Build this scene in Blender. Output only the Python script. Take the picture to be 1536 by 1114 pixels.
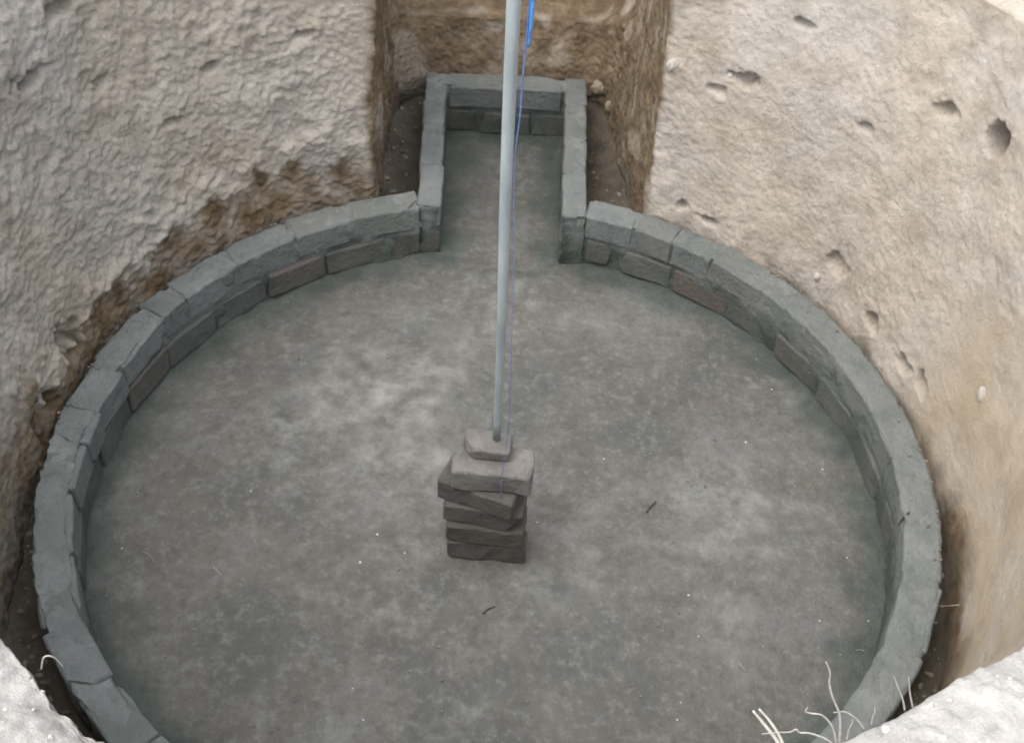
import bpy, math, random
import numpy as np
from mathutils import Matrix, Vector

for o in list(bpy.data.objects):
    bpy.data.objects.remove(o)
scene = bpy.context.scene
COL = scene.collection
random.seed(7)
RNG = np.random.default_rng(7)

# ------------------------------------------------------------------ camera
# ring centre = origin, ring top = z 0, rim of the pit about z 1.1 (metres)
PW, PH, PF = 1536.0, 1114.0, 1906.6
PITCH, ROLL, YAW = 0.79178, 0.05973, 0.00939
CAM = np.array([0.021, -2.435, 2.833])
FWD = np.array([math.sin(YAW) * math.cos(PITCH), math.cos(YAW) * math.cos(PITCH), -math.sin(PITCH)])
_x = np.cross(FWD, [0, 0, 1.0]); _x /= np.linalg.norm(_x)
_u = np.cross(_x, FWD)
RGT = math.cos(ROLL) * _x + math.sin(ROLL) * _u
UPV = -math.sin(ROLL) * _x + math.cos(ROLL) * _u
cam_data = bpy.data.cameras.new('camera')
cam_data.sensor_width = 36.0
cam_data.lens = PF / PW * 36.0
cam_data.clip_start = 0.05
cam_data.clip_end = 500.0
cam = bpy.data.objects.new('camera', cam_data)
COL.objects.link(cam)
cam.matrix_world = Matrix(((RGT[0], UPV[0], -FWD[0], CAM[0]),
                           (RGT[1], UPV[1], -FWD[1], CAM[1]),
                           (RGT[2], UPV[2], -FWD[2], CAM[2]),
                           (0, 0, 0, 1)))
scene.camera = cam

# ------------------------------------------------------------------ sky, sun, exposure
SUN_EL, SUN_AZ = math.radians(66), math.radians(-125)     # azimuth clockwise from +Y; soft light from behind the camera's left
world = bpy.data.worlds.new('World')
scene.world = world
world.use_nodes = True
wn = world.node_tree
wn.nodes.clear()
sky = wn.nodes.new('ShaderNodeTexSky')
sky.sky_type = 'NISHITA'
sky.sun_disc = False
sky.sun_elevation = SUN_EL
sky.sun_rotation = SUN_AZ
sky.air_density = 0.7
sky.dust_density = 8.0
sky.ozone_density = 1.0
bg = wn.nodes.new('ShaderNodeBackground')
bg.inputs['Strength'].default_value = 0.055
wo = wn.nodes.new('ShaderNodeOutputWorld')
wn.links.new(sky.outputs[0], bg.inputs[0])
wn.links.new(bg.outputs[0], wo.inputs[0])
sun_data = bpy.data.lights.new('sun', 'SUN')
sun_data.energy = 1.5
sun_data.angle = math.radians(140)
sun_data.color = (1.0, 0.985, 0.95)
sun = bpy.data.objects.new('sun', sun_data)
COL.objects.link(sun)
sd = Vector((math.sin(SUN_AZ) * math.cos(SUN_EL), math.cos(SUN_AZ) * math.cos(SUN_EL), math.sin(SUN_EL)))
sun.rotation_euler = sd.to_track_quat('Z', 'Y').to_euler()
sun.location = (-4, -3, 8)

scene.view_settings.view_transform = 'Standard'
scene.view_settings.look = 'None'
scene.view_settings.exposure = 1.95
scene.view_settings.gamma = 1.0
scene.view_settings.use_curve_mapping = False
scene.render.engine = 'CYCLES'
scene.cycles.use_denoising = True
scene.cycles.filter_width = 1.9
scene.cycles.max_bounces = 4
scene.cycles.diffuse_bounces = 3

# ------------------------------------------------------------------ helpers
def ray(u, v):
    return FWD + (u - PW / 2) / PF * RGT - (v - PH / 2) / PF * UPV

def at_z(u, v, z):
    d = ray(u, v)
    return CAM + d * ((z - CAM[2]) / d[2])

def at_y(u, v, y):
    d = ray(u, v)
    return CAM + d * ((y - CAM[1]) / d[1])

_perm = RNG.permutation(256).astype(np.int32)
_perm = np.concatenate([_perm, _perm, _perm])
_g = RNG.normal(size=(256, 3)).astype(np.float32)
_g /= np.linalg.norm(_g, axis=1)[:, None]

def perlin(p):
    p = np.asarray(p, np.float32)
    i = np.floor(p).astype(np.int32)
    f = p - i
    i &= 255
    w = f * f * f * (f * (f * 6 - 15) + 10)
    out = np.zeros(len(p), np.float32)
    for dx in (0, 1):
        wx = w[:, 0] if dx else 1 - w[:, 0]
        a = _perm[i[:, 0] + dx]
        for dy in (0, 1):
            wy = w[:, 1] if dy else 1 - w[:, 1]
            b = _perm[a + i[:, 1] + dy]
            for dz in (0, 1):
                wz = w[:, 2] if dz else 1 - w[:, 2]
                g = _g[_perm[b + i[:, 2] + dz]]
                d = g[:, 0] * (f[:, 0] - dx) + g[:, 1] * (f[:, 1] - dy) + g[:, 2] * (f[:, 2] - dz)
                out += wx * wy * wz * d
    return out * 1.6

def noise(P, scale, off=0.0):
    return perlin(P / scale + off)

def sstep(a, b, x):
    t = np.clip((x - a) / (b - a), 0, 1)
    return t * t * (3 - 2 * t)

def mesh_from(name, V, F, mat, smooth=True):
    """V (n,3) array, F (m,3|4) int array"""
    me = bpy.data.meshes.new(name)
    V = np.ascontiguousarray(V, np.float32)
    F = np.ascontiguousarray(F, np.int32)
    k = F.shape[1]
    me.vertices.add(len(V)); me.vertices.foreach_set('co', V.ravel())
    me.loops.add(F.size); me.loops.foreach_set('vertex_index', F.ravel())
    me.polygons.add(len(F))
    me.polygons.foreach_set('loop_start', np.arange(0, F.size, k, dtype=np.int32))
    me.polygons.foreach_set('loop_total', np.full(len(F), k, np.int32))
    me.update(calc_edges=True)
    me.validate()
    me.polygons.foreach_set('use_smooth', np.full(len(me.polygons), smooth))
    if mat: me.materials.append(mat)
    return me

def link(name, me, parent=None):
    o = bpy.data.objects.new(name, me)
    COL.objects.link(o)
    if parent: o.parent = parent
    return o

def tag(o, label=None, cat=None, group=None, kind=None):
    if label: o['label'] = label
    if cat: o['category'] = cat
    if group: o['group'] = group
    if kind: o['kind'] = kind
    return o

def grid_faces(nr, nc, wrap):
    r = np.arange(nr - 1)[:, None]
    c = np.arange(nc if wrap else nc - 1)[None, :]
    c2 = (c + 1) % nc
    a = r * nc + c; b = r * nc + c2; d = (r + 1) * nc + c2; e = (r + 1) * nc + c
    return np.stack([a, b, d, e], -1).reshape(-1, 4)

def grid_normals(G, wrap):
    if wrap:
        dc = np.roll(G, -1, 1) - np.roll(G, 1, 1)
    else:
        dc = np.gradient(G, axis=1)
    dr = np.gradient(G, axis=0)
    n = np.cross(dc, dr)
    return n / (np.linalg.norm(n, axis=-1, keepdims=True) + 1e-9)

# ------------------------------------------------------------------ materials
class NT:
    def __init__(self, name):
        self.m = bpy.data.materials.new(name)
        self.m.use_nodes = True
        self.t = self.m.node_tree
        self.b = self.t.nodes['Principled BSDF']
        self.tc = self.t.nodes.new('ShaderNodeTexCoord')
    def n(self, typ, **kw):
        nd = self.t.nodes.new(typ)
        for k, v in kw.items(): setattr(nd, k, v)
        return nd
    def l(self, a, b): self.t.links.new(a, b)
    def noise(self, scale, detail=6, rough=0.6, vec=None, dist=0.0):
        nd = self.n('ShaderNodeTexNoise')
        nd.inputs['Scale'].default_value = scale
        nd.inputs['Detail'].default_value = detail
        nd.inputs['Roughness'].default_value = rough
        nd.inputs['Distortion'].default_value = dist
        self.l(vec or self.tc.outputs['Object'], nd.inputs['Vector'])
        return nd.outputs['Fac']
    def ramp(self, fac, stops):
        nd = self.n('ShaderNodeValToRGB')
        e = nd.color_ramp.elements
        while len(e) < len(stops): e.new(0.5)
        for el, (p, c) in zip(e, stops):
            el.position = p
            el.color = (*c, 1) if len(c) == 3 else c
        self.l(fac, nd.inputs[0])
        return nd.outputs[0]
    def fac(self, f, lo, hi):
        nd = self.n('ShaderNodeMapRange')
        nd.inputs['From Min'].default_value = lo
        nd.inputs['From Max'].default_value = hi
        self.l(f, nd.inputs['Value'])
        return nd.outputs[0]
    def math(self, op, a, b):
        nd = self.n('ShaderNodeMath', operation=op)
        for i, x in enumerate((a, b)):
            if isinstance(x, (int, float)): nd.inputs[i].default_value = x
            else: self.l(x, nd.inputs[i])
        return nd.outputs[0]
    def mix(self, fac, a, b, mode='MIX'):
        nd = self.n('ShaderNodeMix', data_type='RGBA', blend_type=mode)
        for k, x in ((0, fac), (6, a), (7, b)):
            if isinstance(x, (int, float)): nd.inputs[k].default_value = x
            elif isinstance(x, tuple): nd.inputs[k].default_value = (*x, 1)
            else: self.l(x, nd.inputs[k])
        return nd.outputs[2]
    def bump(self, h, dist, strength=1.0, prev=None):
        nd = self.n('ShaderNodeBump')
        nd.inputs['Distance'].default_value = dist
        nd.inputs['Strength'].default_value = strength
        self.l(h, nd.inputs['Height'])
        if prev: self.l(prev, nd.inputs['Normal'])
        return nd.outputs[0]
    def attr(self, name):
        return self.n('ShaderNodeAttribute', attribute_name=name).outputs['Fac']
    def out(self, col, rough=0.9, normal=None, spec=0.2):
        if isinstance(col, tuple): self.b.inputs['Base Color'].default_value = (*col, 1)
        else: self.l(col, self.b.inputs['Base Color'])
        if isinstance(rough, (int, float)): self.b.inputs['Roughness'].default_value = rough
        else: self.l(rough, self.b.inputs['Roughness'])
        self.b.inputs['Specular IOR Level'].default_value = spec
        if normal: self.l(normal, self.b.inputs['Normal'])
        return self.m

def mat_soil():
    k = NT('soil')
    big = k.noise(2.2, 5, 0.6)
    mid = k.noise(9, 6, 0.65)
    fine = k.noise(60, 5, 0.7)
    dry = k.ramp(mid, [(0.3, (0.345, 0.312, 0.265)), (0.5, (0.455, 0.418, 0.358)), (0.68, (0.53, 0.492, 0.43))])
    grey = k.ramp(mid, [(0.3, (0.370, 0.353, 0.325)), (0.7, (0.526, 0.504, 0.465))])
    dry = k.mix(k.fac(big, 0.42, 0.6), dry, grey)
    dry = k.mix(k.fac(fine, 0.62, 0.78), dry, (0.650, 0.605, 0.538))
    dry = k.mix(k.math('MULTIPLY', k.fac(k.noise(35, 4, 0.7), 0.6, 0.75), 0.45), dry, (0.280, 0.235, 0.185))
    dry = k.mix(k.math('MULTIPLY', k.fac(k.noise(85, 4, 0.8), 0.55, 0.68), 0.55), dry, (0.24, 0.21, 0.17))
    smooth = k.ramp(k.noise(6, 4), [(0.35, (0.39, 0.335, 0.25)), (0.65, (0.47, 0.41, 0.32))])
    dry = k.mix(k.attr('cut'), dry, smooth)
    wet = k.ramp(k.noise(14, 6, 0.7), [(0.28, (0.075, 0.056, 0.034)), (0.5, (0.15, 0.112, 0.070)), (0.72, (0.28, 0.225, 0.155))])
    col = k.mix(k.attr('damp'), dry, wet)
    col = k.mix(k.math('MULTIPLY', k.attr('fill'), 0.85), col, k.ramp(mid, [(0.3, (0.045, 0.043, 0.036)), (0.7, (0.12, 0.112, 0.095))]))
    col = k.mix(k.attr('rim_glare'), col, k.ramp(k.noise(20, 7, 0.78), [(0.32, (0.33, 0.33, 0.32)), (0.5, (0.49, 0.49, 0.475)), (0.7, (0.60, 0.60, 0.585))]))  # near rim: overexposed glare painted in as paler, greyer dry soil
    nb = k.bump(k.noise(95, 5, 0.85), 0.011)
    return k.out(col, 0.95, nb, 0.1)

def mat_floor():
    k = NT('cement_screed')
    a = k.noise(2.6, 6, 0.62)
    b = k.noise(11, 7, 0.7)
    c = k.noise(70, 4, 0.7)
    base = k.ramp(a, [(0.36, (0.076, 0.083, 0.081)), (0.5, (0.099, 0.098, 0.091)), (0.62, (0.108, 0.114, 0.112))])
    base = k.mix(k.math('MULTIPLY', k.fac(b, 0.5, 0.72), k.fac(k.noise(1.9, 4, 0.6, dist=0.5), 0.44, 0.62)), base, (0.180, 0.194, 0.191))
    base = k.mix(k.math('MULTIPLY', k.fac(b, 0.5, 0.3), 0.5), base, (0.061, 0.062, 0.057))
    g = k.noise(34, 5, 0.7)
    base = k.mix(k.math('MULTIPLY', k.fac(g, 0.52, 0.68), 0.5), base, (0.175, 0.187, 0.184))
    base = k.mix(k.math('MULTIPLY', k.fac(g, 0.46, 0.32), 0.5), base, (0.053, 0.055, 0.051))
    base = k.mix(k.attr('bloom'), base, k.ramp(b, [(0.35, (0.113, 0.116, 0.111)), (0.62, (0.227, 0.241, 0.233))]))
    base = k.mix(k.math('MULTIPLY', k.fac(c, 0.62, 0.75), 0.35), base, (0.227, 0.233, 0.222))
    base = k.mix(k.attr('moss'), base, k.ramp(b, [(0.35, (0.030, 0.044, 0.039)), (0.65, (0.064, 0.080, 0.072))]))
    nb = k.bump(k.noise(22, 6, 0.75), 0.018)
    nb = k.bump(c, 0.0025, prev=nb)
    return k.out(base, 0.8, nb, 0.3)

def mat_brick(name, lo, hi, brown, mossy, bmp=0.012):
    k = NT(name)
    inf = k.n('ShaderNodeObjectInfo')
    add = k.n('ShaderNodeVectorMath', operation='MULTIPLY_ADD')
    k.l(inf.outputs['Random'], add.inputs[0]); add.inputs[1].default_value = (37, 51, 13)
    k.l(k.tc.outputs['Object'], add.inputs[2])
    vec = add.outputs[0]
    a = k.noise(14, 6, 0.65, vec)
    f = k.noise(90, 4, 0.7, vec)
    col = k.ramp(a, [(0.3, lo), (0.7, hi)])
    col = k.mix(k.fac(inf.outputs['Random'], 0.35, 1.0), col, brown)
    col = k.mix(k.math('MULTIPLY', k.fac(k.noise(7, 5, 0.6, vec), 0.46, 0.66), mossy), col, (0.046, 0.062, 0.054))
    col = k.mix(k.math('MULTIPLY', k.fac(f, 0.6, 0.75), 0.4), col, (0.21, 0.215, 0.21))
    nb = k.bump(k.noise(28, 6, 0.78, vec), bmp)
    nb = k.bump(f, 0.0025, prev=nb)
    return k.out(col, 0.85, nb, 0.25)

def mat_mortar():
    k = NT('mortar')
    a = k.noise(9, 7, 0.65)
    f = k.noise(80, 4, 0.7)
    col = k.ramp(a, [(0.3, (0.105, 0.121, 0.120)), (0.52, (0.155, 0.172, 0.171)), (0.7, (0.21, 0.232, 0.231))])
    col = k.mix(k.math('MULTIPLY', k.fac(k.noise(4.5, 5), 0.5, 0.66), 0.4), col, (0.065, 0.082, 0.075))
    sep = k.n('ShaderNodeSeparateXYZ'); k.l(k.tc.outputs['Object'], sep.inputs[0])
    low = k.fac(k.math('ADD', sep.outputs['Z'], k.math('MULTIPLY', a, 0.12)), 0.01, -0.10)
    col = k.mix(k.math('MULTIPLY', low, 0.75), col, (0.040, 0.056, 0.049))      # algae on the damp lower course, the wall faces' shade painted in with it
    nb = k.bump(k.noise(30, 6, 0.75), 0.016)
    nb = k.bump(f, 0.003, prev=nb)
    return k.out(col, 0.85, nb, 0.25)

def mat_plain(name, c1, c2, scale, rough=0.6, spec=0.3, bump=0.0, stretch=None):
    k = NT(name)
    vec = None
    if stretch:
        mp = k.n('ShaderNodeMapping')
        mp.inputs['Scale'].default_value = stretch
        k.l(k.tc.outputs['Object'], mp.inputs[0]); vec = mp.outputs[0]
    a = k.noise(scale, 6, 0.65, vec)
    col = k.ramp(a, [(0.35, c1), (0.65, c2)])
    return k.out(col, rough, k.bump(a, bump) if bump else None, spec)

M_SOIL = mat_soil()
M_FLOOR = mat_floor()
M_BRICK = mat_brick('wall_brick', (0.070, 0.081, 0.077), (0.14, 0.151, 0.145), (0.105, 0.098, 0.089), 0.8, 0.02)  # lower course: shade on the faces painted in as darker tone, besides green stain
M_BRICKT = mat_brick('top_brick', (0.115, 0.134, 0.136), (0.215, 0.238, 0.240), (0.155, 0.170, 0.166), 0.28, 0.02)  # upper course: stronger light on the tops painted in as paler tone
M_STACK = mat_brick('loose_brick', (0.060, 0.060, 0.056), (0.118, 0.117, 0.110), (0.075, 0.071, 0.065), 0.25, 0.02)
M_STACKP = mat_brick('pale_brick', (0.105, 0.102, 0.098), (0.205, 0.203, 0.197), (0.125, 0.117, 0.110), 0.05, 0.02)
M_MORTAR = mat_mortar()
M_POLE = mat_plain('galvanised_pipe', (0.18, 0.22, 0.23), (0.29, 0.335, 0.345), 14, 0.45, 0.5, 0.001, (1, 1, 0.25))
M_STRING = mat_plain('blue_nylon', (0.03, 0.12, 0.36), (0.06, 0.24, 0.55), 60, 0.5, 0.4)
M_ROOT = mat_plain('dry_root', (0.25, 0.24, 0.225), (0.42, 0.405, 0.38), 60, 0.9, 0.1, 0.002)
M_STRAW = mat_plain('dry_straw', (0.40, 0.39, 0.34), (0.60, 0.585, 0.53), 40, 0.7, 0.2)
M_TWIG = mat_plain('dark_twig', (0.03, 0.026, 0.022), (0.07, 0.06, 0.05), 80, 0.9, 0.1)
M_DULL = mat_plain('dusty_straw', (0.16, 0.155, 0.135), (0.28, 0.27, 0.24), 60, 0.9, 0.1)
M_CORD = mat_plain('faded_cord', (0.06, 0.10, 0.24), (0.12, 0.18, 0.36), 60, 0.7, 0.2)
M_CRUMB = mat_plain('white_crumb', (0.42, 0.42, 0.39), (0.6, 0.6, 0.57), 90, 0.9, 0.1, 0.002)

# ------------------------------------------------------------------ dimensions
R_OUT, R_IN = 1.300, 1.192          # ring wall
ZF = -0.225                         # cement floor
IN_L0, IN_L1 = -0.335, -0.250       # inlet left wall (outer, inner x)
IN_R1, IN_R0 = 0.203, 0.290         # inlet right wall (inner, outer x)
IN_B1, IN_B0 = 1.945, 2.055         # inlet back wall (inner, outer y)
A_R = math.acos(IN_R0 / 1.245)
A_L = math.acos((IN_L0 + 0.013) / 1.245)

# ------------------------------------------------------------------ the excavated ground: fill round the ring, pit wall, rim, land beyond
def build_ground():
    def lerp_tab(a, tab):
        t = np.array(tab, float)
        return np.interp(a, t[:, 0], t[:, 1])
    # plan outline at the base and at the rim; angles run from the right corner of the notch clockwise round to the left corner
    ang = np.radians(np.linspace(67.0, 67.0 - 314.0, 700))
    deg = np.degrees(ang)
    rb = lerp_tab(-deg, [(-67, 1.31), (-30, 1.33), (0, 1.332), (15, 1.345), (30, 1.375), (60, 1.45), (90, 1.50), (130, 1.46), (150, 1.415), (163, 1.36), (175, 1.328), (190, 1.318), (220, 1.312), (247, 1.315)])
    rt = lerp_tab(-deg, [(-67, 1.40), (-45, 1.46), (-20, 1.52), (0, 1.54), (30, 1.55), (60, 1.55), (90, 1.62), (103, 1.67), (109, 1.635), (114, 1.585), (119, 1.545), (128, 1.51), (150, 1.51), (180, 1.50), (210, 1.47), (235, 1.42), (247, 1.33)])
    base = np.stack([rb * np.cos(ang), rb * np.sin(ang)], -1)
    top = np.stack([rt * np.cos(ang), rt * np.sin(ang)], -1)
    # notch for the inlet: left corner -> left side -> back -> right side -> right corner
    nb = np.array([(-0.505, 1.215), (-0.49, 1.60), (-0.47, 2.02), (-0.40, 2.085), (0.0, 2.085), (0.32, 2.09), (0.375, 2.03), (0.44, 1.60), (0.495, 1.225)])
    nt = np.array([(-0.40, 1.22), (-0.44, 1.60), (-0.50, 2.05), (-0.44, 2.25), (0.0, 2.28), (0.36, 2.26), (0.47, 2.05), (0.50, 1.65), (0.475, 1.30)])
    base = np.concatenate([base, nb]); top = np.concatenate([top, nt])
    wn_ = np.concatenate([np.zeros(700), [0, 0, 0.55, 1, 1, 1, 0.55, 0, 0]])
    notch = np.concatenate([np.zeros(700), np.ones(9)])
    # resample evenly along the base outline
    closed = np.concatenate([base, base[:1]])
    L = np.concatenate([[0], np.cumsum(np.linalg.norm(np.diff(closed, axis=0), axis=1))])
    NC = 2200
    s = np.linspace(0, L[-1], NC, endpoint=False)
    def rs(v):
        v = np.concatenate([v, v[:1]])
        return np.interp(s, L, v)
    B = np.stack([rs(base[:, 0]), rs(base[:, 1])], -1)
    T = np.stack([rs(top[:, 0]), rs(top[:, 1])], -1)
    W = rs(wn_); NO = rs(notch)
    ker = np.hanning(13); ker /= ker.sum()
    def sm(v):
        return np.convolve(np.concatenate([v[-6:], v, v[:6]]), ker, 'valid')
    for A_ in (B, T):
        A_[:, 0] = sm(A_[:, 0]); A_[:, 1] = sm(A_[:, 1])
    W = sm(W); NO = sm(NO)
    th = np.arctan2(B[:, 1], B[:, 0])
    rad = np.stack([np.cos(th), np.sin(th)], -1)
    dg = np.degrees(th)                                   # -180..180
    # inner edge of the fill (under the wall)
    c, sn = np.cos(th), np.sin(th)
    with np.errstate(divide='ignore'):
        rx = np.where(c > 0, 0.245 / np.maximum(c, 1e-6), 0.29 / np.maximum(-c, 1e-6))
        ry = np.where(sn > 0, 2.0 / np.maximum(sn, 1e-6), 0)
    rr = np.minimum(rx, ry)
    rin = np.where((sn > 0.9) & (rr > 1.245), rr, 1.245)
    I = rad * rin[:, None]
    rows = []
    ZB = -0.175
    tq = lambda n, a=0.0, b=1.0: np.linspace(a, b, n)
    for t in tq(18)[:-1]:
        z = np.full(NC, ZB) + 0.035 * t * t
        p = I + (B - I) * t
        rows.append((p, z, 1.1 * min(1.0, 0.3 + 1.5 * t) + 0 * z, 0))
    NRW = 236
    ztop = 1.115 + 0.02 * np.sin(th * 3 + 1) + 0.05 * sstep(100, 170, np.abs(dg)) * (dg > 0)
    for u in tq(NRW):
        z0 = ZB + 0.035
        zs = z0 + (ztop - z0) * u
        fs = u
        # notch back profile
        zn = np.interp(u, [0, 0.36, 0.60, 1], [z0, 0.175, 0.235, 1.1])
        on = np.interp(u, [0, 0.10, 0.36, 0.60, 0.7, 1], [0, 0.0, 0.085, 0.50, 0.54, 0.60])
        fn = np.interp(u, [0, 1], [0, 0.3])
        z = zs * (1 - W) + zn * W
        f = fs * (1 - W) + fn * W
        p = B + (T - B) * f[:, None] + rad * (on * W)[:, None]
        rows.append((p, z, np.ones(NC), 1))
    pe, ze = rows[-1][0], rows[-1][1]
    for d in np.concatenate([np.linspace(0.006, 0.62, 75) , [0.75, 1.0, 1.5, 2.5, 5, 10, 20, 40, 90]]):
        far = 1 - math.exp(-d / 0.8)
        p = pe + rad * d
        z = ze + 0.03 * (1 - math.exp(-d / 0.05)) + 0.05 * far
        rows.append((p, z, np.full(NC, 1.0 if d < 0.7 else max(0, 1 - d / 2)), 2))
    NR = len(rows)
    G = np.zeros((NR, NC, 3))
    AMP = np.zeros((NR, NC)); ZONE = np.zeros(NR, int)
    for i, (p, z, a, zone) in enumerate(rows):
        G[i, :, :2] = p; G[i, :, 2] = z; AMP[i] = a; ZONE[i] = zone
    N = grid_normals(G, True)
    P = G.reshape(-1, 3)
    Zr = P[:, 2]
    DG = np.broadcast_to(dg, (NR, NC)).reshape(-1)
    NOf = np.broadcast_to(NO, (NR, NC)).reshape(-1)
    wall = (np.broadcast_to(ZONE[:, None], (NR, NC)).reshape(-1) == 1)
    rim = (np.broadcast_to(ZONE[:, None], (NR, NC)).reshape(-1) == 2)
    right = sstep(80, 60, DG) * sstep(-110, -80, DG)       # 1 on the right hand wall
    n1 = noise(P, 0.55); n2 = noise(P, 0.20, 7.3); n3 = noise(P, 0.085, 3.1)
    n4 = noise(P, 0.036, 9.7); n5 = noise(P, 0.017, 1.3); n6 = noise(P, 0.05, 21.0); n7 = noise(P, 0.3, 31.0)
    crumb = 0.5 - np.abs(n6)
    rough = np.where(rim, 1.15, 1.0 - 0.45 * right)
    D = 0.026 * n1 + rough * (0.011 * n2 + 0.0055 * n3 + 0.0035 * n4 + 0.005 * n5 + 0.0025 * crumb + 0.008 * np.maximum(n7, 0.0) * n4)
    # spade-cut smooth area low on the right
    cut = sstep(22, 5, DG) * sstep(-50, -30, DG) * sstep(0.62, 0.35, Zr + 0.12 * n1) * wall * (0.55 + 0.45 * sstep(-0.35, 0.35, n2))
    D = D * (1 - 0.55 * cut)
    # damp undercut band above the ring on the left
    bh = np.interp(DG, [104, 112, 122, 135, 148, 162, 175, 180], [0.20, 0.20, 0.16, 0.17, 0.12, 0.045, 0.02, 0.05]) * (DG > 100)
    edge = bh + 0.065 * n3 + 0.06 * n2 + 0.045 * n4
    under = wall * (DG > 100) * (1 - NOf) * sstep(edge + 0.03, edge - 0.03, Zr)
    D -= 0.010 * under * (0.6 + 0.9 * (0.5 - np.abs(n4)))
    # near sides: darker brown foot of the wall behind the ring
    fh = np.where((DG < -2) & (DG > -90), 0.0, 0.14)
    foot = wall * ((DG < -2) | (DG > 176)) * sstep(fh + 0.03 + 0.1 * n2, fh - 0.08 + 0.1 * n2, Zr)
    # a broken ledge along the top of the left undercut
    D += 0.012 * wall * (DG > 100) * (1 - NOf) * np.exp(-((Zr - edge - 0.05) / 0.04) ** 2) * (0.6 + n3)
    # separate pits, burrows and clefts, at (angle, height, half width, half height, depth)
    Rxy = np.maximum(np.hypot(P[:, 0], P[:, 1]), 1e-3)
    for (a, z, wa, hz, dep) in [(22.0, 0.825, 0.036, 0.046, 0.26), (29.5, 0.80, 0.035, 0.022, 0.05), (56.5, 0.60, 0.055, 0.022, 0.05),
                                (51.0, 0.83, 0.028, 0.012, 0.03), (60.5, 0.53, 0.035, 0.016, 0.03), (39.0, 0.62, 0.022, 0.02, 0.03),
                                (36.0, 0.12, 0.035, 0.04, 0.04), (27.0, 0.06, 0.03, 0.025, 0.05), (19.0, 0.05, 0.03, 0.02, 0.05), (14.5, 0.06, 0.035, 0.02, 0.05), (62, 0.06, 0.02, 0.015, 0.04), (57, 0.05, 0.03, 0.012, 0.04),
                                (157, 0.86, 0.05, 0.02, 0.05), (151, 0.99, 0.05, 0.025, 0.05), (148, 0.72, 0.03, 0.015, 0.03), (166, 0.06, 0.05, 0.05, 0.08), (175.5, 0.03, 0.05, 0.05, 0.06),
                                (133, 0.62, 0.02, 0.012, 0.03), (140, 0.50, 0.05, 0.012, 0.025), (120, 0.66, 0.02, 0.014, 0.03)]:
        du = np.radians(DG - a) * Rxy / wa + (0.7 * n4 + 0.8 * n3 + 0.4 * n5) * (0.3 if dep > 0.1 else 1)
        dv = (Zr - z) / hz + (0.7 * n6 + 0.7 * n2 + 0.4 * n5) * (0.3 if dep > 0.1 else 1)
        D -= wall * dep * np.exp(-(du * du + dv * dv) ** (3.0 if dep > 0.1 else 1.5))
    D = D * AMP.reshape(-1)
    Nn = N.reshape(-1, 3)
    # the grid normal points into the pit (towards the air) where D grows
    cen = -np.stack([P[:, 0], P[:, 1] - 0.0, np.zeros(len(P))], -1)
    sgn = np.sign((Nn * (cen * wall[:, None] + np.array([0, 0, 1.0]) * (~wall)[:, None])).sum(1))
    sgn = np.where(wall, np.sign(np.median(sgn[wall])), np.sign(np.median(sgn[~wall])))
    Q = P + Nn * (sgn * D)[:, None]
    # loose lumps on the rim
    rl = rim * AMP.reshape(-1)
    Q[:, 2] += rl * (0.022 * noise(P, 0.16, 5.5) + 0.03 * noise(P, 0.4, 2.2))
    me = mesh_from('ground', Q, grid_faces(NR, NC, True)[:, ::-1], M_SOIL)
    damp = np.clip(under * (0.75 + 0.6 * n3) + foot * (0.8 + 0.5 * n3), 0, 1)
    # raw brown subsoil in the notch, with paler dry patches
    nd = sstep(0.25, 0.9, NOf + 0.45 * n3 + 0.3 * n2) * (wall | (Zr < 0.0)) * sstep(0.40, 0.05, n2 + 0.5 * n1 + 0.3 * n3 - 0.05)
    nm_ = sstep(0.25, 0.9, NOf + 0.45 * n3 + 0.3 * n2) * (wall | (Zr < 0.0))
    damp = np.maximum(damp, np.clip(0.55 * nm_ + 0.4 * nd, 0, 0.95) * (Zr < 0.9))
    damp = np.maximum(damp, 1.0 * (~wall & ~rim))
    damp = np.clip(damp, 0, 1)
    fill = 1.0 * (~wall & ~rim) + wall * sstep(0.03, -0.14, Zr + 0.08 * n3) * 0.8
    glare_mask = rim * sstep(-20, -50, DG) * (DG < 0) + wall * (DG < -30) * sstep(1.02, 1.10, Zr + 0.06 * n3)  # where the near rim's glare is painted into the soil colour
    for nm, v in (('damp', damp), ('cut', cut), ('fill', fill), ('rim_glare', glare_mask)):
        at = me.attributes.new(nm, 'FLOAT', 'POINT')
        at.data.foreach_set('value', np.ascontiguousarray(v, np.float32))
    global GROUND
    global SURF
    SURF = (Q.astype(np.float32), wall, rim, DG, Zr, AMP.reshape(-1))
    GROUND = o = link('pit_ground', me)
    tag(o, 'pale crumbly earth sides and rim of the excavated pit', kind='structure')
build_ground()
bpy.context.view_layer.update()
def on_ground(u, v):
    d = ray(u, v)
    ok, loc, nor, _ = GROUND.ray_cast(Vector(CAM), Vector(d).normalized())
    return (np.array(loc), np.array(nor)) if ok else (None, None)

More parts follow.
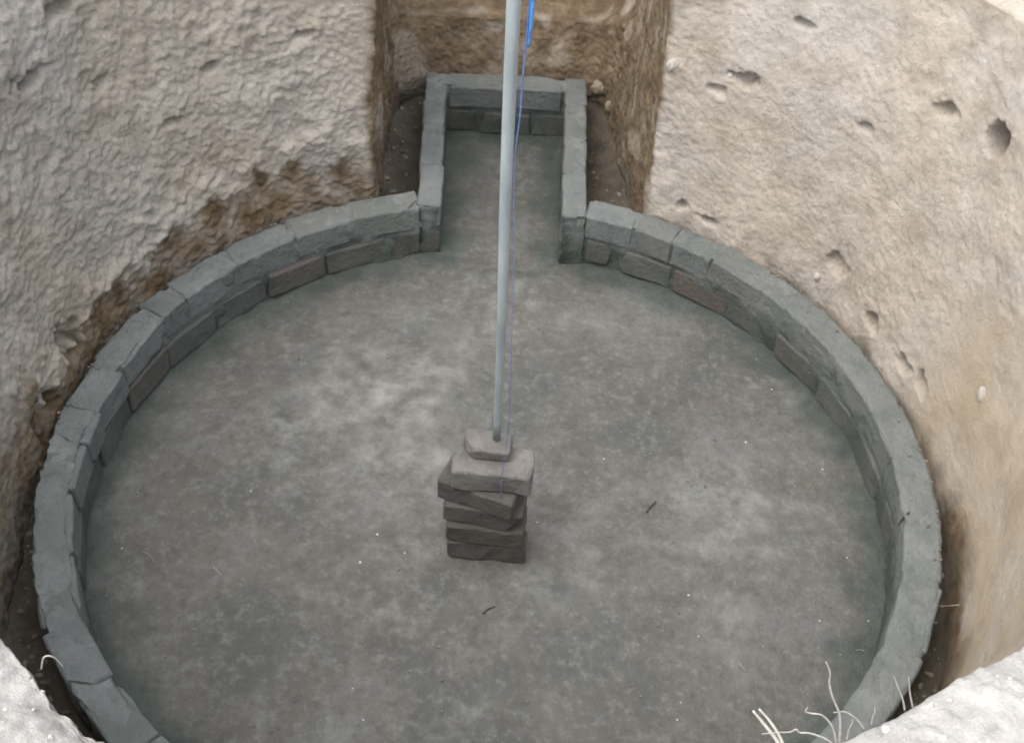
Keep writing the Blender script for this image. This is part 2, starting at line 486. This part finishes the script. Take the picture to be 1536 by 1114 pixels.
# ------------------------------------------------------------------ cement floor
def build_floor():
    xs = np.linspace(-1.27, 1.27, 230); ys = np.linspace(-1.27, 2.02, 300)
    X, Y = np.meshgrid(xs, ys)
    P = np.stack([X.ravel(), Y.ravel(), np.zeros(X.size)], -1)
    r = np.hypot(P[:, 0], P[:, 1])
    inl = (P[:, 1] > 1.1) & (P[:, 0] > IN_L1 - 0.02) & (P[:, 0] < IN_R1 + 0.02)
    # distance to the wall's inner face
    dr = R_IN - r
    di = np.minimum(np.minimum(P[:, 0] - IN_L1, IN_R1 - P[:, 0]), IN_B1 - P[:, 1])
    d = np.where(inl, np.maximum(di, dr), dr)
    n1 = noise(P, 0.45, 4.0); n2 = noise(P, 0.13, 8.0); n3 = noise(P, 0.05, 2.0)
    z = ZF + 0.006 * n1 + 0.004 * n2 + 0.002 * n3
    z += 0.012 * sstep(0.045 + 0.03 * n2, -0.01, d) * (0.6 + 0.6 * n2)     # swept-up fillet
    P[:, 2] = z
    me = mesh_from('cement_floor', P, grid_faces(300, 230, False), M_FLOOR)
    # lime bloom: pale patches as they lie on the floor
    bl = np.zeros(len(P))
    for (u, v, rx_, ry_, a) in [(590, 590, 0.26, 0.30, 1.0), (700, 500, 0.25, 0.18, 0.35), (1120, 800, 0.20, 0.22, 0.5), (1090, 930, 0.12, 0.2, 0.35), (620, 690, 0.14, 0.2, 0.7), (880, 480, 0.3, 0.12, 0.3), (850, 850, 0.16, 0.22, 0.25), (1240, 800, 0.12, 0.2, 0.3)]:
        c = at_z(u, v, ZF)
        q = ((P[:, 0] - c[0]) / rx_) ** 2 + ((P[:, 1] - c[1]) / ry_) ** 2
        bl = np.maximum(bl, a * np.exp(-q))
    bl = np.clip(bl * (0.75 + 0.8 * n2 + 0.7 * n3), 0, 1)
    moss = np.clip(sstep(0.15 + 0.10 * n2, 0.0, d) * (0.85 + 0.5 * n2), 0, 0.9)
    for nm, v in (('bloom', bl), ('moss', moss)):
        at = me.attributes.new(nm, 'FLOAT', 'POINT')
        at.data.foreach_set('value', np.ascontiguousarray(v, np.float32))
    tag(link('cement_floor', me), 'round grey cement floor at the bottom of the pit', kind='structure')
build_floor()

# ------------------------------------------------------------------ bricks
def brick_mesh(name, L, W, H, seed, mat, wob=0.0036, chip=0.8):
    nx, ny, nz = 7, 4, 3
    verts = {}; V = []; F = []
    def idx(i, j, k):
        key = (i, j, k)
        if key not in verts:
            verts[key] = len(V); V.append((i / nx * 2 - 1, j / ny * 2 - 1, k / nz * 2 - 1))
        return verts[key]
    for i in range(nx):
        for j in range(ny):
            F.append((idx(i, j, nz), idx(i + 1, j, nz), idx(i + 1, j + 1, nz), idx(i, j + 1, nz)))
            F.append((idx(i, j, 0), idx(i, j + 1, 0), idx(i + 1, j + 1, 0), idx(i + 1, j, 0)))
    for i in range(nx):
        for k in range(nz):
            F.append((idx(i, 0, k), idx(i + 1, 0, k), idx(i + 1, 0, k + 1), idx(i, 0, k + 1)))
            F.append((idx(i, ny, k), idx(i, ny, k + 1), idx(i + 1, ny, k + 1), idx(i + 1, ny, k)))
    for j in range(ny):
        for k in range(nz):
            F.append((idx(0, j, k), idx(0, j, k + 1), idx(0, j + 1, k + 1), idx(0, j + 1, k)))
            F.append((idx(nx, j, k), idx(nx, j + 1, k), idx(nx, j + 1, k + 1), idx(nx, j, k + 1)))
    V = np.array(V)
    # cluster the inner loops towards the edges so that the arrises are short rounded bevels
    e = np.array([0.006, 0.006, 0.006])
    half = np.array([L, W, H]) / 2
    out = np.zeros_like(V)
    for a, n in enumerate((nx, ny, nz)):
        t = np.round((V[:, a] + 1) / 2 * n).astype(int)
        pos = np.concatenate([[-half[a]], np.linspace(-half[a] + e[a], half[a] - e[a], n - 1), [half[a]]])
        out[:, a] = pos[t]
    onf = (np.abs(np.abs(V) - 1) < 1e-6)
    cnt = onf.sum(1)
    for a in range(3):
        m = onf[:, a] & (cnt >= 2)
        out[m, a] -= np.sign(V[m, a]) * np.where(cnt[m] == 3, 0.0035, 0.0025)
    rng = np.random.default_rng(seed)
    o3 = rng.uniform(0, 50, 3)
    for a in range(3):
        out[:, a] += wob * perlin(out / 0.07 + o3 + a * 9.1) + wob * 0.6 * perlin(out / 0.03 + o3 + a * 5.7)
    # chipped corners
    for _ in range(3):
        if rng.random() < chip:
            c = half * rng.choice([-1, 1], 3)
            d = np.linalg.norm(out - c, axis=1)
            rr = rng.uniform(0.02, 0.045)
            m = d < rr
            out[m] -= np.sign(c) * ((rr - d[m]) * rng.uniform(0.3, 0.6))[:, None] * np.array([1, 0.8, 0.7])
    return mesh_from(name, out, np.array(F), mat, False)

BL, BW, BH = 0.222, 0.104, 0.098
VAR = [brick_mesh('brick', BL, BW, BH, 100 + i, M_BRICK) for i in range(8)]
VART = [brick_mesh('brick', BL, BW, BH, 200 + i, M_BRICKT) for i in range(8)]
Z1, Z2 = ZF + 0.010 + BH / 2, -0.002 - BH / 2

def put_brick(parent, x, y, z, ang, length, top, jit=1.0, tilt=0.0):
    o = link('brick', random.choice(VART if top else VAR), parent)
    o.location = (x + random.gauss(0, 0.002) * jit, y + random.gauss(0, 0.002) * jit, z + random.gauss(0, 0.0022) * jit)
    o.rotation_euler = (random.gauss(0, 0.012) * jit + tilt, random.gauss(0, 0.012) * jit, ang + random.gauss(0, 0.016) * jit + (math.pi if random.random() < .5 else 0))
    o.scale = (length / BL, random.uniform(0.97, 1.03), 1)
    return o

def ring_bricks(parent):
    rc = (R_OUT + R_IN) / 2
    # seams read off the photograph (degrees), the rest at even spacing
    upper = [104.4, 116.5, 127.0, 138.0, 148.8, 154.2, 165.6, 174.8, 181.0, 189.2, 199.8, 210.3, 220.3, 230.6]
    a = upper[-1]
    end = 360 + 76.9
    right = [360 + v for v in (76.3, 67.8, 60.5, 53.0, 42.6, 35.0, 24.6, 14.2, 4.4, -5.6, -16.4, -27.2)][::-1]
    n = round((right[0] - a) / 10.7)
    upper += [a + (right[0] - a) * i / n for i in range(1, n)] + right
    for a0, a1 in zip(upper[:-1], upper[1:]):
        mid = math.radians((a0 + a1) / 2); ln = math.radians(a1 - a0) * rc - 0.010
        loose = 1.9 if 150 < (a0 + a1) / 2 < 235 else (0.35 if (a0 + a1) / 2 < 410 else 0.8)
        rr = rc
        if 174 < (a0 + a1) / 2 < 200: rr -= 0.006
        if 165 < (a0 + a1) / 2 < 181: rr -= 0.012
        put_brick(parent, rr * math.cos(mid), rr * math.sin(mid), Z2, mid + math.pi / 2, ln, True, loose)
    lower = np.linspace(105.6 + 5.5, 360 + 76.0 - 5.2, 30)
    lower = [104.9] + list(lower) + [436.0]
    for a0, a1 in zip(lower[:-1], lower[1:]):
        mid = math.radians((a0 + a1) / 2); ln = math.radians(a1 - a0) * rc - 0.013
        rr = rc + random.gauss(-0.005, 0.003)
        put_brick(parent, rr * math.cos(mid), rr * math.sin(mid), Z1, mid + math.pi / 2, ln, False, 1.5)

def smear_wall(name, path, closed, wid, z0, z1, bias, parent):
    """mortar as an uneven mass along a centreline: just inside the bricks, smeared over them where the noise runs high"""
    path = np.array(path, float)
    if closed: path = np.concatenate([path, path[:1]])
    L = np.concatenate([[0], np.cumsum(np.linalg.norm(np.diff(path, axis=0), axis=1))])
    n = int(L[-1] / 0.009)
    s = np.linspace(0, L[-1], n)
    C = np.stack([np.interp(s, L, path[:, 0]), np.interp(s, L, path[:, 1])], -1)
    T = np.gradient(C, axis=0); T /= np.linalg.norm(T, axis=1)[:, None]
    Nx = np.stack([-T[:, 1], T[:, 0]], -1)
    h = z1 - z0; w = wid
    prof = []
    for t in np.linspace(0, 1, 22): prof.append((-w / 2, z0 + h * t, -1, 0))
    for t in np.linspace(0, 1, 14)[1:-1]: prof.append((-w / 2 + w * t, z1, 0, 1))
    for t in np.linspace(1, 0, 22): prof.append((w / 2, z0 + h * t, 1, 0))
    prof = np.array(prof)
    m = len(prof)
    G = np.zeros((m, n, 3)); ND = np.zeros((m, n, 3))
    for i, (o, z, a, b) in enumerate(prof):
        G[i, :, :2] = C + Nx * o; G[i, :, 2] = z
        ND[i, :, :2] = Nx * a; ND[i, :, 2] = b
    P = G.reshape(-1, 3)
    bs = bias(P)
    d = 0.011 * noise(P, 0.085, 3.3) + 0.006 * noise(P, 0.03, 6.1) + 0.003 * noise(P, 0.014, 1.0) + bs
    d = np.minimum(d, 0.0085)
    d = np.where(np.repeat(prof[:, 3] > 0.5, n), d * 0.75, d - 0.0045)
    Q = P + ND.reshape(-1, 3) * d[:, None]
    F = grid_faces(m, n, False)
    caps = []
    # end caps as strips
    for c_ in (0, n - 1):
        for i in range(m // 2 - 1):
            caps.append((i * n + c_, (i + 1) * n + c_, (m - 2 - i) * n + c_, (m - 1 - i) * n + c_))
    F = np.concatenate([F, np.array(caps)])
    return link(name, mesh_from(name, Q, F, M_MORTAR), parent)

ring = link('brick_ring_wall', None)
ring.location = (0, 0, 0)
tag(ring, 'low round wall of grey bricks, two courses high, circling the cement floor', 'brick wall')
ring_bricks(ring)
aa = np.linspace(A_L + 0.001, 2 * math.pi + A_R - 0.001, 700)
rc = (R_OUT + R_IN) / 2
def bias_ring(P):
    dg = np.degrees(np.arctan2(P[:, 1], P[:, 0]))
    right = sstep(75, 40, dg) * sstep(-80, -60, dg)
    farl = sstep(150, 140, dg) * (dg > 90)
    return -0.0035 + 0.006 * right + 0.0035 * sstep(48, 30, dg) * sstep(-90, -70, dg) + 0.0045 * farl
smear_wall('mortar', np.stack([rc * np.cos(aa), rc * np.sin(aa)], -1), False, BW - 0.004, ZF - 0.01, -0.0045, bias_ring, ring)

inlet = link('inlet_wall', None)
tag(inlet, 'small square bay of grey brick walls opening off the far side of the ring', 'brick wall')
xl = (IN_L0 + IN_L1) / 2; xr = (IN_R0 + IN_R1) / 2; yb = (IN_B0 + IN_B1) / 2
for course, z in ((0, Z1), (1, Z2)):
    y0l = 1.165; y0r = 1.150
    yend = IN_B0 if course else IN_B1 - 0.01
    for x, y0, spl in ((xl, y0l, -0.045), (xr, y0r, 0.010)):
        nb_ = 4
        cuts = np.linspace(y0, yend, nb_ + 1)
        if course: cuts[1:-1] += 0.03
        for a, b in zip(cuts[:-1], cuts[1:]):
            put_brick(inlet, x + spl * ((a + b) / 2 - 1.5), (a + b) / 2, z + (0.004 if course and a == cuts[0] else 0), math.pi / 2 - math.atan(spl), b - a - 0.010, course, 0.9).scale.y = 0.83
    xa, xb = (IN_L1 - 0.016, IN_R1) if course else (IN_L0 - 0.02, IN_R0)
    nb_ = 2 if course else 3
    cuts = np.linspace(xa, xb, nb_ + 1)
    for a, b in zip(cuts[:-1], cuts[1:]):
        put_brick(inlet, (a + b) / 2, yb, z, 0, b - a - 0.010, course, 0.9)
bi = lambda P: np.full(len(P), 0.0025)
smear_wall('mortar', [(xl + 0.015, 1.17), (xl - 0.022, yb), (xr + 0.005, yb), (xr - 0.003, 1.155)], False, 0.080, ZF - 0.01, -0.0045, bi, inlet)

# ------------------------------------------------------------------ the stack of loose bricks in the middle
def stack_brick(seed, c, rz, L, W, H, mat, label, chip=0.9, wob=0.0055, tilt=(0, 0)):
    me = brick_mesh('brick', L, W, H, seed, mat, wob, chip)
    o = link('brick', me)
    o.location = c
    o.rotation_euler = (tilt[0], tilt[1], rz)
    tag(o, label, 'brick', 'bricks stacked under the pole')
    return o
SH = 0.074
zs0 = ZF + 0.004
D2 = math.radians
sb = [((0.000, -0.148), -3.5, 'bottom brick of the stack under the pole, resting on the cement floor', M_STACK),
      ((-0.004, -0.151), -5.0, 'dark grey-brown brick second from the bottom of the stack', M_STACK),
      ((-0.010, -0.143), -7.5, 'middle brick of the five whole bricks in the stack', M_STACK),
      ((-0.024, -0.143), -20.0, 'brick twisted askew in the stack, jutting out to the left below the pale one', M_STACK),
      ((0.006, -0.138), -4.0, 'pale whole brick on top of the stack under the broken piece', M_STACKP)]
for i, ((x, y), rz, lab, mt) in enumerate(sb):
    stack_brick(300 + i, (x, y, zs0 + SH * (i + 0.5) + 0.001 * i), D2(rz), 0.228, 0.112, SH, mt, lab)
ztop = zs0 + SH * 5 + 0.005
stack_brick(320, (-0.012, -0.103, ztop + 0.021), D2(-4), 0.135, 0.080, 0.042, M_STACKP, 'broken half brick on top of the stack, carrying the foot of the pole', 1.0, 0.006)

# ------------------------------------------------------------------ tubes
def tube_mesh(name, pts, radii, mat, seg=10, smooth_iter=0, cap=True):
    pts = [np.array(p, float) for p in pts]
    if smooth_iter:
        # Catmull-Rom resample
        P = [2 * pts[0] - pts[1]] + pts + [2 * pts[-1] - pts[-2]]
        Rr = [radii[0]] + list(radii) + [radii[-1]]
        out, ro = [], []
        for i in range(1, len(P) - 2):
            for k in range(smooth_iter):
                t = k / smooth_iter
                a, b, c, d = P[i - 1], P[i], P[i + 1], P[i + 2]
                out.append(0.5 * ((2 * b) + (-a + c) * t + (2 * a - 5 * b + 4 * c - d) * t * t + (-a + 3 * b - 3 * c + d) * t ** 3))
                ro.append(Rr[i] * (1 - t) + Rr[i + 1] * t)
        out.append(P[-2]); ro.append(Rr[-2])
        pts, radii = out, ro
    n = len(pts)
    V = []; F = []
    up = np.array([0.31, 0.17, 0.93])
    for i in range(n):
        t = pts[min(i + 1, n - 1)] - pts[max(i - 1, 0)]
        t = t / (np.linalg.norm(t) + 1e-9)
        a = np.cross(t, up)
        if np.linalg.norm(a) < 0.2: a = np.cross(t, [1, 0, 0])
        a /= np.linalg.norm(a); b = np.cross(t, a)
        for k in range(seg):
            q = 2 * math.pi * k / seg
            V.append(pts[i] + radii[i] * (math.cos(q) * a + math.sin(q) * b))
    for i in range(n - 1):
        for k in range(seg):
            F.append((i * seg + k, i * seg + (k + 1) % seg, (i + 1) * seg + (k + 1) % seg, (i + 1) * seg + k))
    for base, sgn in ((0, 1), ((n - 1) * seg, -1)):
        V.append(pts[0] if sgn > 0 else pts[-1]); c = len(V) - 1
        for k in range(0, seg, 2):
            F.append((c, base + (k + 2) % seg, base + k + 1, base + k) if sgn > 0 else (c, base + k, base + k + 1, base + (k + 2) % seg))
    return mesh_from(name, np.array(V), np.array(F), mat)

# pole: stands on the half brick, leaves the picture at the top
pz0 = ztop + 0.042
pb = at_z(745, 658, pz0)
ptop = at_y(770.5, 0, pb[1] - 0.02)
dirp = (ptop - pb) / (ptop[2] - pb[2])
pole = link('pole', tube_mesh('pole', [dirp * t + np.array([0.0015 * math.sin(t * 5), 0, 0]) for t in np.linspace(-0.004, 1.75, 24)], list(np.linspace(0.0108, 0.0165, 24)), M_POLE, 20))
pole.location = tuple(pb)
tag(pole, 'thin pale blue-grey upright pole standing on the brick stack', 'pole')

# blue string: wrapped and knotted on the pole above, hanging beside it down to the stack
st = link('blue_string', None)
st.location = tuple(pb)
def ly(u, v, y):
    return at_y(u, v, y) - pb
y0 = pb[1]
YS = -0.201                          # just in front of the stacked bricks
line = [ly(800, -60, y0 - 0.03), ly(790, 60, y0 - 0.035), ly(784, 120, y0 - 0.04), ly(780, 175, y0 - 0.045), ly(773, 230, y0 - 0.05), ly(771, 300, y0 - 0.06), ly(771, 380, y0 - 0.075), ly(768, 480, y0 - 0.085), ly(766, 560, y0 - 0.095), ly(762, 650, y0 - 0.105), ly(753, 712, YS), ly(752, 735, YS - 0.004), ly(751, 783, YS - 0.006)]
link('line', tube_mesh('line', line, [0.0020] * 4 + [0.0010] * 9, M_CORD, 6, 6), st)
link('loose_end', tube_mesh('loose_end', [ly(797, -60, y0 - 0.04), ly(799, 0, y0 - 0.04), ly(797, 35, y0 - 0.042), ly(793, 70, y0 - 0.042)], [0.0042, 0.0045, 0.0042, 0.003], M_STRING, 6, 6), st)
tag(st, 'bright blue string hanging beside the pole down to the bricks', 'string')

# ------------------------------------------------------------------ roots and straws on the near rim
def rim_thing(name, label, cat, base_uv, zb, pix, rad, mat, group=None, sm_=7, lean=0.0):
    b = at_z(*base_uv, zb)
    g, _ = on_ground(*base_uv)
    if g is not None and abs(g[2] - zb) < 0.15: b = g
    pts = []
    for i, (u, v) in enumerate(pix):
        pts.append(at_y(u, v, b[1] + lean * i) - b)
    rr = [rad * (0.62 if mat is M_ROOT else 0.85) * (1 - 0.55 * i / max(1, len(pix) - 1)) for i in range(len(pix))]
    o = link(name, tube_mesh(name, pts, rr, mat, 6, sm_))
    o.location = tuple(b)
    return tag(o, label, cat, group)
ZR = 1.12
GR = 'dry roots sticking out of the near rim'
rim_thing('root', 'tallest wavy dry root standing up from the near right rim', 'root', (1258, 1116), ZR, [(1257, 1125), (1260, 1095), (1259, 1070), (1249, 1045), (1244, 1025), (1245, 1008), (1239, 992)], 0.0035, M_ROOT, GR)
rim_thing('root', 'dry root bending over to the left with a curled tip, beside the tallest root', 'root', (1256, 1116), ZR, [(1256, 1125), (1252, 1100), (1246, 1085), (1233, 1072), (1216, 1069), (1208, 1066), (1211, 1061)], 0.0028, M_ROOT, GR)
rim_thing('root', 'long thin root lying almost level to the left of the near right rim', 'root', (1250, 1118), ZR, [(1252, 1118), (1238, 1107), (1215, 1099), (1200, 1098), (1194, 1093), (1185, 1097), (1165, 1098), (1142, 1100)], 0.0026, M_ROOT, GR)
rim_thing('root', 'arched thin root curving over to the right above the near right rim', 'root', (1295, 1095), ZR, [(1296, 1092), (1285, 1078), (1268, 1067), (1250, 1068)], 0.0022, M_ROOT, GR)
rim_thing('root', 'short leaning root by the dark gap on the near right, left of a pair', 'root', (1357, 1060), ZR, [(1357, 1064), (1354, 1048), (1347, 1030), (1341, 1014)], 0.0026, M_ROOT, GR)
rim_thing('root', 'short upright root by the dark gap on the near right, right of a pair', 'root', (1369, 1056), ZR, [(1369, 1060), (1365, 1040), (1364, 1026), (1363, 1015)], 0.0024, M_ROOT, GR)
rim_thing('root', 'tiny bent rootlet just right of the tallest root', 'root', (1270, 1104), ZR, [(1270, 1108), (1273, 1094), (1278, 1084), (1279, 1078)], 0.0022, M_ROOT, GR)
rim_thing('root', 'tiny forked rootlet halfway along the near right rim', 'root', (1307, 1082), ZR, [(1307, 1086), (1309, 1074), (1312, 1068), (1312, 1061)], 0.0022, M_ROOT, GR)
rim_thing('root', 'small looped root on the near left rim', 'root', (62, 1000), ZR, [(62, 1003), (65, 987), (72, 983), (82, 986), (90, 994), (94, 999)], 0.0024, M_ROOT, GR)
rim_thing('root', 'fine root poking out of the right wall across the dark gap', 'root', (1440, 905), 0.03, [(1444, 905), (1436, 907), (1424, 908), (1409, 909)], 0.0022, M_ROOT, GR)
GS = 'dry straws poking up at the bottom edge'
rim_thing('straw', 'thick white straw leaning left at the bottom edge, left one of two', 'straw', (1176, 1135), 1.10, [(1178, 1135), (1164, 1108), (1146, 1085), (1130, 1066)], 0.0042, M_STRAW, GS)
rim_thing('straw', 'thinner white straw leaning left at the bottom edge, right one of two', 'straw', (1180, 1135), 1.10, [(1182, 1135), (1169, 1103), (1154, 1080), (1139, 1063)], 0.0034, M_STRAW, GS)

# ------------------------------------------------------------------ stones and clods held in the earth
def rock_mesh(name, seed, mat, n=3):
    import bmesh
    bm = bmesh.new()
    bmesh.ops.create_icosphere(bm, subdivisions=n, radius=1.0)
    me = bpy.data.meshes.new(name)
    bm.to_mesh(me); bm.free()
    V = np.zeros(len(me.vertices) * 3, np.float32); me.vertices.foreach_get('co', V); V = V.reshape(-1, 3)
    d = 1 + 0.32 * perlin(V * 0.9 + seed * 3.7) + 0.16 * perlin(V * 2.3 + seed * 1.9) + 0.06 * perlin(V * 6 + seed)
    V = V * d[:, None]
    me.vertices.foreach_set('co', np.ascontiguousarray(V, np.float32).ravel())
    me.materials.append(mat); me.update()
    return me
M_STONE = mat_plain('pale_stone', (0.50, 0.49, 0.46), (0.68, 0.67, 0.64), 30, 0.85, 0.2, 0.006)
M_TAN = mat_plain('tan_stone', (0.30, 0.265, 0.20), (0.44, 0.395, 0.31), 30, 0.9, 0.15, 0.008)
for i, (u, v, w, h, mt, lab) in enumerate([
        (1009, 99, 0.020, 0.026, M_STONE, 'white stone in the right earth wall, close to the corner of the inlet notch'),
        (1226, 414, 0.020, 0.012, M_STONE, 'small pale stone in the hollow just above the right side of the ring'),
        (1473, 592, 0.016, 0.022, M_STONE, 'pale stone low in the right earth wall, near the right edge'),
        (896, 131, 0.030, 0.028, M_TAN, 'tan rounded stone behind the right corner of the inlet bay'),
        (913, 160, 0.022, 0.018, M_TAN, 'smaller tan stone below the rounded one beside the inlet bay'),
        (1095, 112, 0.012, 0.012, M_STONE, 'tiny white stone in a cleft high on the right earth wall')]):
    p, nn = on_ground(u, v)
    if p is None: continue
    o = link('stone', rock_mesh('stone', i + 3, mt))
    o.location = tuple(p + nn * 0.003)
    o.scale = (w, w * 0.8, h)
    o.rotation_euler = (0.2, 0.3 * i, i)
    tag(o, lab, 'stone')

# ------------------------------------------------------------------ litter on the cement floor
def pebble(seed):
    rng = np.random.default_rng(seed)
    phi = (1 + 5 ** 0.5) / 2
    V = np.array([(-1, phi, 0), (1, phi, 0), (-1, -phi, 0), (1, -phi, 0), (0, -1, phi), (0, 1, phi), (0, -1, -phi), (0, 1, -phi), (phi, 0, -1), (phi, 0, 1), (-phi, 0, -1), (-phi, 0, 1)], float)
    V /= np.linalg.norm(V, axis=1)[:, None]
    V *= rng.uniform(0.75, 1.15, (12, 1)); V[:, 2] *= 0.6
    F = [(0, 11, 5), (0, 5, 1), (0, 1, 7), (0, 7, 10), (0, 10, 11), (1, 5, 9), (5, 11, 4), (11, 10, 2), (10, 7, 6), (7, 1, 8), (3, 9, 4), (3, 4, 2), (3, 2, 6), (3, 6, 8), (3, 8, 9), (4, 9, 5), (2, 4, 11), (6, 2, 10), (8, 6, 7), (9, 8, 1)]
    return mesh_from('crumb', V, np.array(F), M_CRUMB, False)
PEB = [pebble(i) for i in range(5)]
crumbs = [(540, 842, 4), (566, 800, 3.4), (607, 828, 3.2), (376, 735, 3.4), (906, 687, 3), (1158, 583, 3), (1119, 662, 3), (1234, 703, 4), (183, 821, 3), (1033, 891, 2.6), (1048, 953, 2.6), (1271, 835, 2.6), (545, 1078, 3.2), (1021, 1052, 3.4), (1016, 1078, 3), (1230, 930, 3.4), (390, 897, 2.4), (456, 937, 2.2), (529, 1031, 2.4), (712, 760, 2.2), (806, 782, 2.6), (634, 452, 2.2), (1303, 930, 2.4), (1125, 954, 2.4)]
for i, (u, v, s) in enumerate(crumbs):
    p = at_z(u, v, ZF + 0.004)
    o = link('crumb', PEB[i % 5])
    sc_ = s * 0.00105
    o.location = (p[0], p[1], ZF + sc_ * 0.35)
    o.scale = (sc_ * random.uniform(0.8, 1.3), sc_ * random.uniform(0.8, 1.3), sc_)
    o.rotation_euler = (0, 0, random.uniform(0, 6))
    tag(o, 'tiny white crumb lying on the grey cement floor', 'crumb', 'white crumbs scattered on the floor')

def floor_stick(name, label, cat, pix, rad, mat, group=None):
    pts = [at_z(u, v, ZF + 0.005) for u, v in pix]
    b = pts[0].copy()
    o = link(name, tube_mesh(name, [p - b for p in pts], [rad] * len(pts), mat, 6, 4))
    o.location = tuple(b)
    return tag(o, label, cat, group)
floor_stick('twig', 'short dark twig on the floor right of the brick stack', 'twig', [(970, 768), (975, 760), (984, 752)], 0.0022, M_TWIG)
floor_stick('twig', 'small dark twig on the floor just below the brick stack', 'twig', [(724, 920), (732, 913), (742, 909)], 0.0022, M_TWIG)
floor_stick('straw', 'short pale straw on the left part of the floor', 'straw', [(293 + 26, 849), (325, 855), (332, 862)], 0.0012, M_DULL)
floor_stick('straw', 'bent pale straw near the left wall', 'straw', [(212, 826), (225, 832), (231, 843)], 0.0010, M_DULL)
floor_stick('straw', 'thin pale straw lying on the lower right of the floor', 'straw', [(1283, 975), (1290, 974), (1297, 976)], 0.0012, M_DULL)
floor_stick('straw', 'thin straw on the floor near the right wall, below a white crumb', 'straw', [(1211, 733), (1217, 724), (1224, 716)], 0.0010, M_DULL)
floor_stick('straw', 'slanting pale straw on the floor near the bottom middle', 'straw', [(1107, 992), (1113, 999), (1119, 1006)], 0.0012, M_DULL)
tw = at_z(1355, 776, -0.03)
o = link('twig', tube_mesh('twig', [at_z(1349, 786, -0.05) - tw, at_z(1355, 777, -0.02) - tw, at_z(1364, 768, 0.004) - tw], [0.003] * 3, M_TWIG, 6, 4))
o.location = tuple(tw)
tag(o, 'dark twig stuck on the inner edge of the right side of the ring', 'twig')

# ------------------------------------------------------------------ loose crumbs of earth and grit that nobody could count
def scatter(name, centres, sizes, mat, label, seed):
    rng = np.random.default_rng(seed)
    phi = (1 + 5 ** 0.5) / 2
    V0 = np.array([(-1, phi, 0), (1, phi, 0), (-1, -phi, 0), (1, -phi, 0), (0, -1, phi), (0, 1, phi), (0, -1, -phi), (0, 1, -phi), (phi, 0, -1), (phi, 0, 1), (-phi, 0, -1), (-phi, 0, 1)], float)
    V0 /= np.linalg.norm(V0, axis=1)[:, None]
    F0 = np.array([(0, 11, 5), (0, 5, 1), (0, 1, 7), (0, 7, 10), (0, 10, 11), (1, 5, 9), (5, 11, 4), (11, 10, 2), (10, 7, 6), (7, 1, 8), (3, 9, 4), (3, 4, 2), (3, 2, 6), (3, 6, 8), (3, 8, 9), (4, 9, 5), (2, 4, 11), (6, 2, 10), (8, 6, 7), (9, 8, 1)])
    n = len(centres)
    V = V0[None] * rng.uniform(0.65, 1.25, (n, 12, 1)) * rng.uniform(0.7, 1.3, (n, 1, 3)) * np.array([1, 1, 0.75])
    V = V * sizes[:, None, None]
    a = rng.uniform(0, 6.28, n); c, sn = np.cos(a)[:, None], np.sin(a)[:, None]
    V = np.stack([V[..., 0] * c - V[..., 1] * sn, V[..., 0] * sn + V[..., 1] * c, V[..., 2]], -1) + centres[:, None, :]
    F = (F0[None] + 12 * np.arange(n)[:, None, None]).reshape(-1, 3)
    o = link(name, mesh_from(name, V.reshape(-1, 3), F, mat, False))
    tag(o, label, kind='stuff')
Qv, wallm, rimm, DGv, Zv, AMPv = SURF
rng = np.random.default_rng(11)
fillv = np.where(~wallm & ~rimm)[0]
k1 = rng.choice(fillv, 1500, replace=False)
ok = np.hypot(Qv[k1, 0], Qv[k1, 1]) > R_OUT + 0.004
inb = (Qv[k1, 1] > 1.1) & (Qv[k1, 0] > IN_L0 - 0.04) & (Qv[k1, 0] < IN_R0 + 0.02) & (Qv[k1, 1] < IN_B0 + 0.01)
k1 = k1[ok & ~inb]
M_CLOD = mat_plain('clod', (0.07, 0.063, 0.05), (0.20, 0.18, 0.145), 25, 0.95, 0.1, 0.004)
scatter('earth_crumbs', Qv[k1] + np.array([0, 0, 0.002]), 0.0025 + 0.011 * rng.random(len(k1)) ** 3, M_CLOD, 'dark loose earth crumbs in the gap behind the brick walls', 1)
rimv = np.where(rimm & (AMPv >= 1.0) & (DGv < -30) & (DGv > -150))[0]
k2 = rng.choice(rimv, 2600, replace=False)
M_RCLOD = mat_plain('dry_clod', (0.30, 0.297, 0.285), (0.46, 0.455, 0.44), 25, 0.95, 0.1, 0.004)
scatter('dry_crumbs', Qv[k2], 0.0015 + 0.008 * rng.random(len(k2)) ** 5, M_RCLOD, 'pale dry earth crumbs strewn over the near rim', 2)
# crumbs fallen on the outer edge of the ring
na = 260
a_ = np.radians(np.where(rng.random(na) < 0.6, rng.uniform(-15, 72, na), rng.uniform(110, 178, na)))
r_ = R_OUT - 0.004 - 0.055 * rng.random(na) ** 2.5
M_ECLOD = mat_plain('tan_clod', (0.09, 0.082, 0.068), (0.20, 0.185, 0.155), 25, 0.95, 0.1, 0.004)
scatter('fallen_crumbs', np.stack([r_ * np.cos(a_), r_ * np.sin(a_), np.full(na, 0.0025)], -1), 0.0014 + 0.005 * rng.random(na) ** 4, M_ECLOD, 'tan earth crumbs fallen along the outer edge of the ring wall', 3)
ng = 900
a_ = rng.uniform(0, 2 * math.pi, ng); r_ = 1.17 * np.sqrt(rng.random(ng)) ** 0.8
M_GRIT = mat_plain('cement_grit', (0.07, 0.075, 0.072), (0.20, 0.21, 0.205), 40, 0.9, 0.2)
scatter('floor_grit', np.stack([r_ * np.cos(a_), r_ * np.sin(a_), np.full(ng, ZF + 0.002)], -1), 0.0012 + 0.004 * rng.random(ng) ** 4, M_GRIT, 'fine grey grit lying on the cement floor', 4)
